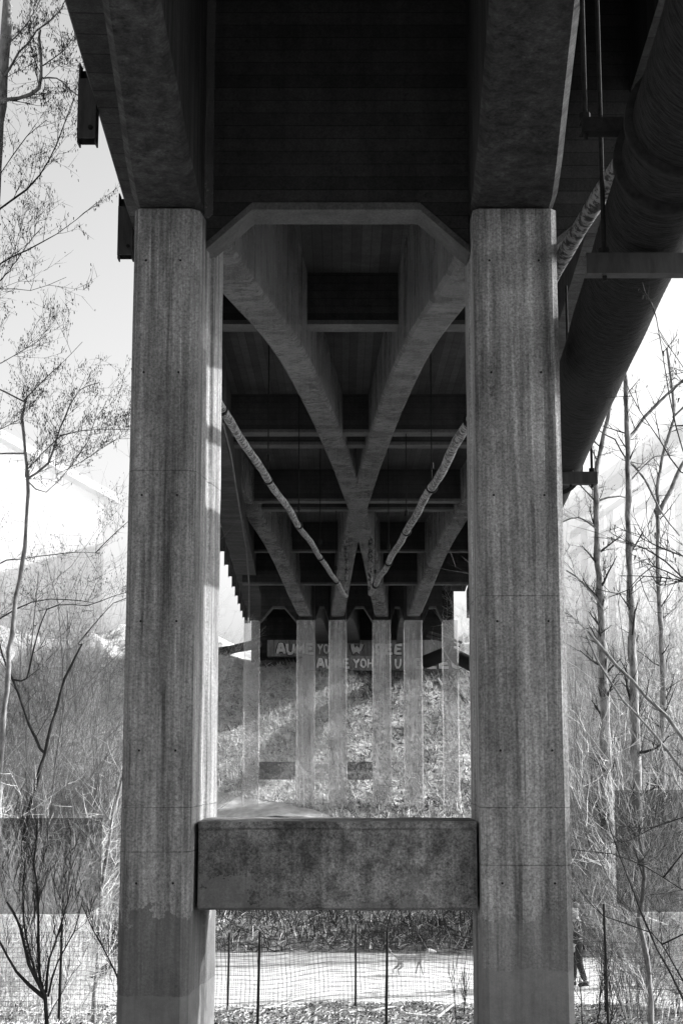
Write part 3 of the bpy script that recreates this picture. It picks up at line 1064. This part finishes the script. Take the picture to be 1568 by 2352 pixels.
px_tree('shrub', 'wispy weed growing inside the netting beside the right column', 'shrub', [
    (20.2, [(1050, 2330), (1042, 2280), (1030, 2235)], .01, .004, 3),
    (20.2, [(1065, 2330), (1068, 2285), (1062, 2240)], .008, .004, 3)], 63, 'bark', 'bark', 0, twigL=.3, lvl=1, up=1)


# thicket shrubs: several kinds, copied
def shrub_proto(seed, mat, ht, stems, spread, lvl=2):
    r = random.Random(seed)
    mb, lf = MB(), MB()
    for k in range(stems):
        a = r.uniform(0, 6.28)
        s = r.uniform(.1, spread)
        d = Vector((math.cos(a) * s, math.sin(a) * s, 1)).normalized()
        sprout(mb, lf, r, Vector((math.cos(a) * s * .6, math.sin(a) * s * .6, -.1)), d, ht * r.uniform(.6, 1), ht * .0042, lvl, .8, .2, 5, 0, .2)
    return mb.build('shrub', M[mat])


protos = [shrub_proto(70, 'twig_pale', 5.2, 6, .45, 3), shrub_proto(71, 'twig_dark', 4.6, 6, .5, 3), shrub_proto(72, 'twig_pale', 3.2, 8, .8, 3),
          shrub_proto(73, 'bark_mid', 7.5, 4, .3, 3), shrub_proto(74, 'twig_dark', 2.2, 9, 1.0, 2)]
kinds = ['tall pale leafless shrub', 'tall dark leafless shrub', 'low spreading pale shrub', 'slim grey sapling cluster', 'low dark twiggy shrub']
used = [False] * 5
r = random.Random(99)


def put(k, x, y, s, where):
    o = protos[k]
    if used[k]:
        o = o.copy()
        scn.collection.objects.link(o)
    used[k] = True
    o.location = (x, y, gzf(x, y))
    o.scale = (s, s, s * r.uniform(.85, 1.15))
    o.rotation_euler = (0, 0, r.uniform(0, 6.28))
    tag(o, kinds[k] + ' in the thicket ' + where, 'shrub', kinds[k] + 's ' + where)


protos2 = [shrub_proto(80, 'twig_pale', 2.3, 5, .35, 3), shrub_proto(81, 'twig_dark', 2.6, 5, .4, 3),
           shrub_proto(82, 'twig_pale', 2.6, 8, .9, 3), shrub_proto(83, 'twig_dark', 3.0, 10, .9, 3)]
kinds2 = ['pale whippy sapling', 'dark whippy sapling', 'pale tangled bush', 'dense dark tangled bush']
used2 = [False] * 4


def put2(k, x, y, s, where):
    o = protos2[k]
    if used2[k]:
        o = o.copy()
        scn.collection.objects.link(o)
    used2[k] = True
    o.location = (x, y, gzf(x, y))
    o.scale = (s, s, s * r.uniform(.8, 1.2))
    o.rotation_euler = (0, 0, r.uniform(0, 6.28))
    tag(o, kinds2[k] + ' ' + where, 'shrub', kinds2[k] + 's ' + where)


for side in (-1, 1):
    where = 'left of the bridge' if side < 0 else 'right of the bridge'
    for i in range(52):
        y = r.uniform(40, 74)
        edge = (4.2 if side < 0 else 5.4) * y / 34 + .6
        x = side * (edge + r.random() ** 1.1 * (.232 * y - edge + 1.5))
        if side > 0 and x < 11 and 44 < y < 53:
            y += 9
        k = r.choice([0, 0, 0, 1, 2, 2, 3, 4] if y > 46 else [2, 4, 4, 1, 2])
        put(k, x, y, r.uniform(.75, 1.15), where)
    for i in range(16):
        y = r.uniform(80, 96)
        x = side * r.uniform(6.5, .24 * y)
        put(r.choice([0, 2, 2, 4]), x, y, r.uniform(.7, 1.1), where + ' on the far hillside')


for side in (-1, 1):
    where = 'in front of the path, ' + ('left of the columns' if side < 0 else 'right of the columns')
    for i in range(22):
        y = r.uniform(21.5, 28.8)
        x = side * r.uniform((.16 if side < 0 else .185) * y, .24 * y + .5)
        put2(r.choice([0, 0, 1]), x, y, r.uniform(.7, 1.15), where)
    where = 'beyond the path, ' + ('left of the columns' if side < 0 else 'right of the columns')
    for i in range(24):
        y = r.uniform(38.5, 45)
        x = side * r.uniform(.15 * y, .24 * y)
        if side > 0 and x < 8.6 and y > 41:
            x += 2
        put2(r.choice([2, 3, 3]), x, y, r.uniform(.8, 1.2), where)

tall = []
for sd_, mt, ht, st_ in ((90, 'twig_dark', 9.5, 2), (91, 'bark_mid', 8.0, 3), (92, 'twig_pale', 8.5, 2), (93, 'twig_dark', 6.5, 4)):
    tall.append([shrub_proto(sd_, mt, ht, st_, .22, 3), False])
tnames = ['tall dark bare sapling pair', 'grey bare sapling clump', 'tall pale bare sapling pair', 'slender dark bare sapling clump']
for side in (-1, 1):
    where = 'standing in the thicket ' + ('left of the bridge' if side < 0 else 'right of the bridge')
    for i in range(30):
        y = r.uniform(39, 57)
        x = side * (r.uniform(.148, .238) * y + (0 if side < 0 else .4))
        k = r.choice([0, 1, 2, 3, 3, 1])
        o = tall[k][0]
        if tall[k][1]:
            o = o.copy()
            scn.collection.objects.link(o)
        tall[k][1] = True
        o.name = 'sapling'
        sc = r.uniform(.6, 1.12)
        o.location = (x, y, gzf(x, y))
        o.scale = (sc, sc, sc)
        o.rotation_euler = (0, 0, r.uniform(0, 6.28))
        tag(o, tnames[k] + ' ' + where, 'sapling', tnames[k] + 's ' + where)

# ---------------------------------------------------------------- litter, grass (nobody could count it)
def blades(name, n, xr, yr, L0, L1, wd, mat, flat=.35, avoid=True, tri=True, dens=None):
    X = npr.uniform(*xr, n)
    Y = npr.uniform(*yr, n)
    if avoid:
        k = (Y < 29.9) | (Y > 37.9)
        X, Y = X[k], Y[k]
    k = ~((Y > 75.5) & (Y < 80.5) & (X > -8) & (X < -.4) & (Y < 77.2 + (-.6 - X) * .55))
    X, Y = X[k], Y[k]
    if dens is not None:
        k = dens(X, Y) > npr.random(len(X))
        X, Y = X[k], Y[k]
    n = len(X)
    Z = gz(X, Y)
    a = npr.uniform(0, 2 * math.pi, n)
    el = npr.uniform(0, 1, n) ** 1.3 * flat * 1.5
    L_ = npr.uniform(L0, L1, n)
    d = np.stack([np.cos(a) * np.cos(el), np.sin(a) * np.cos(el), np.sin(el)], 1) * L_[:, None]
    p = np.stack([X, Y, Z + .01], 1)
    s = np.stack([-np.sin(a), np.cos(a), npr.uniform(-.6, .6, n)], 1) * wd * npr.uniform(.6, 1.4, n)[:, None]
    V = np.stack([p - s, p + s, p + d * .6 + s * .7 + np.array([0, 0, .02]), p + d], 1).reshape(-1, 3)
    b = np.arange(n)[:, None] * 4
    T = np.concatenate([b + np.array([0, 1, 2]), b + np.array([0, 2, 3])], 0)
    o = fast_mesh(name, V, T, mat)
    return tag(o, kind='stuff')


def T1(o, label, cat):
    return tag(o, label, cat)


T1(blades('dead_grass', 34000, (-7, 7), (17.2, 29.9), .04, .17, .003, M['straw']), 'pale dead grass and straw covering the bank before the path', 'grass')
T1(blades('leaf_litter', 30000, (-7, 7), (17.2, 29.9), .02, .07, .012, M['straw_dark'], .5), 'dark fallen leaves on the bank before the path', 'leaf litter')
T1(blades('dead_grass', 40000, (-22, 22), (38, 76), .12, .55, .009, M['straw'], .9), 'pale dead grass on the flat ground beyond the path', 'grass')
T1(blades('undergrowth', 60000, (-22, 22), (38, 62), .1, .7, .014, M['straw_dark'], 1.0), 'dark undergrowth on the flat ground beyond the path', 'undergrowth')
T1(blades('dead_grass', 90000, (-24, 24), (76, 98), .2, .9, .016, M['straw'], .7, dens=lambda X, Y: np.where(X < 1, 1.0, .4)), 'tangled pale dead grass on the hillside below the abutment', 'grass')
T1(blades('brambles', 36000, (-24, 24), (76, 98), .15, .6, .022, M['straw_dark'], .8,
          dens=lambda X, Y: np.where(X < 0, .12, 1.0)), 'dark brambles and leaves on the hillside below the abutment', 'brambles')

# fallen branches in the foreground
fb = [([(470, 2345), (560, 2330), (700, 2322)], .014), ([(560, 2340), (700, 2300), (840, 2290), (900, 2286)], .012),
      ([(800, 2338), (900, 2322), (1010, 2300), (1078, 2278)], .017), ([(930, 2338), (1010, 2340), (1080, 2344)], .015),
      ([(600, 2318), (720, 2326), (860, 2330)], .010), ([(860, 2312), (960, 2302), (1075, 2262)], .011),
      ([(1000, 2350), (1040, 2318), (1078, 2306)], .024), ([(680, 2310), (820, 2304), (980, 2282)], .008)]
look = ['pale stick at the foot of the left column', 'long pale curved stick in the middle of the foreground', 'longest pale branch slanting up to the right column',
        'short stout stick at the bottom beside the right column', 'thin grey stick crossing the middle foreground', 'thin stick highest on the bank beside the right column',
        'thickest pale branch, forking against the right column', 'thinnest twig lying below the netting']
for (pts, rad), lb in zip(fb, look):
    q = on_ground(pts, rad)
    q = [p + Vector((0, 0, .02 + rng.random() * .05)) for p in q]
    S = []
    for a, c in zip(q, q[1:]):
        for k in range(5):
            S.append(a.lerp(c, k / 5) + rvec(rng, .012))
    S.append(q[-1])
    mb, lf = MB(), MB()
    mb.tube(S, [rad * (1 - .5 * k / len(S)) for k in range(len(S))], 7)
    for k in range(3, len(S), 4):
        sprout(mb, lf, rng, S[k], Vector((rng.uniform(-1, 1), rng.uniform(-.5, .5), .25)), .35, rad * .35, 1, .6, .1, 2)
    tag(mb.build('fallen_branch', M['log']), lb, 'branch')


# ---------------------------------------------------------------- people and dogs
def skinned(name, J, E, rad, mat, parent=None, root=0, sub=2):
    me = bpy.data.meshes.new(name)
    me.from_pydata([tuple(j) for j in J], E, [])
    me.materials.append(mat)
    o = bpy.data.objects.new(name, me)
    scn.collection.objects.link(o)
    bpy.context.view_layer.objects.active = o
    sm = o.modifiers.new('skin', 'SKIN')
    sm.use_smooth_shade = True
    sm.branch_smoothing = .6
    ss = o.modifiers.new('sub', 'SUBSURF')
    ss.levels = ss.render_levels = sub
    for i, v in enumerate(me.skin_vertices[0].data):
        rr = rad[i]
        v.radius = rr if hasattr(rr, '__len__') else (rr, rr)
        v.use_root = (i == root)
    if parent:
        o.parent = parent
    return o


def person(label, loc, yaw, h, jacket, trousers, capmat, stride=.13):
    e = empty('person', loc, label, 'person')
    e.rotation_euler = (0, 0, yaw)
    e.scale = (h / 1.75,) * 3
    s = stride
    J = [(0, 0, .95), (0, .0, 1.2), (0, 0, 1.42), (0, .02, 1.5), (0, .05, 1.62), (0, .05, 1.72),
         (.19, 0, 1.40), (.24, -s * .4, 1.13), (.24, -s * .2, .88), (.24, -s * .1, .80),
         (-.19, 0, 1.40), (-.24, s * .2, 1.13), (-.24, s * .8, .92), (-.24, s * .95, .86),
         (.1, 0, .92), (.1, s * .5, .5), (.1, s * .7, .1), (.1, s * .7 + .16, .04),
         (-.1, 0, .92), (-.1, -s * .1, .5), (-.1, -s * 1.1, .12), (-.1, -s * 1.0 + .13, .04)]
    E = [(0, 1), (1, 2), (2, 3), (3, 4), (4, 5), (2, 6), (6, 7), (7, 8), (8, 9), (2, 10), (10, 11), (11, 12), (12, 13),
         (0, 14), (14, 15), (15, 16), (16, 17), (0, 18), (18, 19), (19, 20), (20, 21)]
    R_ = [(.14, .1), (.13, .09), (.14, .09), (.055, .055), (.085, .1), (.06, .07), .055, .045, .032, .03, .055, .045, .032, .03,
          .085, .06, .042, .035, .085, .06, .042, .035]
    # five fingers on each hand
    for hand, sg in ((9, 1), (13, -1)):
        hx, hy, hz = J[hand]
        for k, (dy, l) in enumerate(((-.03, .07), (-.01, .085), (.01, .09), (.03, .075))):
            a = len(J)
            J.append((hx, hy + dy, hz - .04)); R_.append(.009)
            J.append((hx - sg * .01, hy + dy + .01, hz - .04 - l * .55)); R_.append(.008)
            J.append((hx - sg * .025, hy + dy + .015, hz - .04 - l)); R_.append(.006)
            E += [(hand, a), (a, a + 1), (a + 1, a + 2)]
        a = len(J)
        J.append((hx - sg * .01, hy + .045, hz - .01)); R_.append(.01)
        J.append((hx - sg * .02, hy + .06, hz - .05)); R_.append(.008)
        E += [(hand, a), (a, a + 1)]
    skinned('body', J, E, R_, M['skin'], e)
    # face
    mb = MB()
    mb.tube([(0, .13, 1.665), (0, .165, 1.63), (0, .145, 1.615)], [.008, .016, .008], 6)
    mb.build('nose', M['skin']).parent = e
    for sx in (-.033, .033):
        mb = MB()
        mb.tube([(sx, .125, 1.655), (sx, .152, 1.655)], [.012, .006], 8)
        mb.build('eye', M['ink']).parent = e
    up = [0, 1, 2, 3, 6, 7, 8, 10, 11, 12]
    mp = {k: i for i, k in enumerate(up)}
    skinned('jacket', [J[k] if k != 3 else (0, .01, 1.47) for k in up], [(mp[a], mp[b]) for a, b in E if a in mp and b in mp],
            [(.165, .125), (.155, .115), (.165, .115), (.07, .07), .078, .065, .05, .078, .065, .05], jacket, e)
    dn = [0, 14, 15, 16, 18, 19, 20]
    mp = {k: i for i, k in enumerate(dn)}
    skinned('trousers', [J[k] for k in dn], [(mp[a], mp[b]) for a, b in E if a in mp and b in mp], [(.15, .12), .105, .08, .06, .105, .08, .06], trousers, e)
    for a, b in ((16, 17), (20, 21)):
        mb = MB()
        A, B = Vector(J[a]), Vector(J[b])
        mb.tube([A + Vector((0, -.06, -.04)), A + Vector((0, .03, -.04)), B + Vector((0, .02, 0))], [.045, .055, .035], 10)
        mb.build('shoe', M['cloth'], None, True).parent = e
    mb = MB()
    rings = []
    for k in range(6):
        a = k / 5 * math.pi / 2
        rr = .112 * math.cos(a) + .002
        rings.append([(rr * math.cos(t), .045 + rr * 1.1 * math.sin(t), 1.685 + .11 * math.sin(a)) for t in np.linspace(0, 2 * math.pi, 14, endpoint=False)])
    mb.loft(rings)
    mb.box(-.07, .07, .12, .2, 1.683, 1.695)
    mb.build('cap', capmat, None, True).parent = e
    return e


pp = seat(1317, 2245)
pp = Vector((P(1326, 2200, 33).x, 33, 0.03))
person('person in dark clothes on the path, half hidden behind the right column', pp, math.pi / 2, 1.72, M['cloth'], M['cloth'], M['cloth_mid'])
pp = Vector((P(50, 2190, 36.0).x, 36.0, 0.03))
person('small child in white cap and dark clothes behind the bush at left', pp, -math.pi / 2, .9, M['cloth_mid'], M['cloth'], M['white_cloth'])


def dog(label, loc, yaw, h, mat):
    e = empty('dog', loc, label, 'dog')
    e.rotation_euler = (0, 0, yaw)
    e.scale = (h / .6,) * 3
    J = [(0, -.32, .52), (0, -.1, .50), (0, .16, .49), (0, .33, .53), (0, .46, .64), (0, .54, .72), (0, .66, .69), (0, .74, .67),
         (0, -.46, .54), (0, -.6, .64), (0, -.68, .78),
         (.09, .26, .38), (.09, .29, .2), (.09, .34, .02), (-.09, .22, .38), (-.09, .17, .2), (-.09, .12, .03),
         (.09, -.34, .38), (.09, -.28, .27), (.09, -.42, .17), (.09, -.38, .02), (-.09, -.38, .38), (-.09, -.38, .27), (-.09, -.54, .17), (-.09, -.54, .03)]
    E = [(0, 1), (1, 2), (2, 3), (3, 4), (4, 5), (5, 6), (6, 7), (0, 8), (8, 9), (9, 10), (3, 11), (11, 12), (12, 13), (3, 14), (14, 15), (15, 16),
         (0, 17), (17, 18), (18, 19), (19, 20), (0, 21), (21, 22), (22, 23), (23, 24)]
    R_ = [(.1, .12), (.1, .11), (.12, .15), (.1, .13), .07, .075, .045, .03, .035, .02, .012,
          .05, .03, .025, .05, .03, .025, .065, .045, .025, .025, .065, .045, .025, .025]
    skinned('body', J, E, R_, mat, e, root=1)
    for sx in (-1, 1):
        mb = MB()
        mb.add([(sx * .03, .5, .78), (sx * .075, .5, .77), (sx * .085, .52, .68), (sx * .04, .54, .79), (sx * .07, .47, .77), (sx * .08, .49, .69)],
               [(0, 1, 2), (3, 2, 1), (0, 4, 5), (4, 1, 2, 5), (0, 3, 1), (0, 1, 4)])
        mb.build('ear', mat).parent = e
    return e


dog('pale dog walking to the right on the bright path between the columns', (P(945, 2200, 34.6).x, 34.6, .03), -math.pi / 2, .45, M['dog'])
dog('black dog standing on the path beside the small child at left', (P(110, 2190, 36.6).x, 36.6, .03), -math.pi / 2, .5, M['dog_dark'])
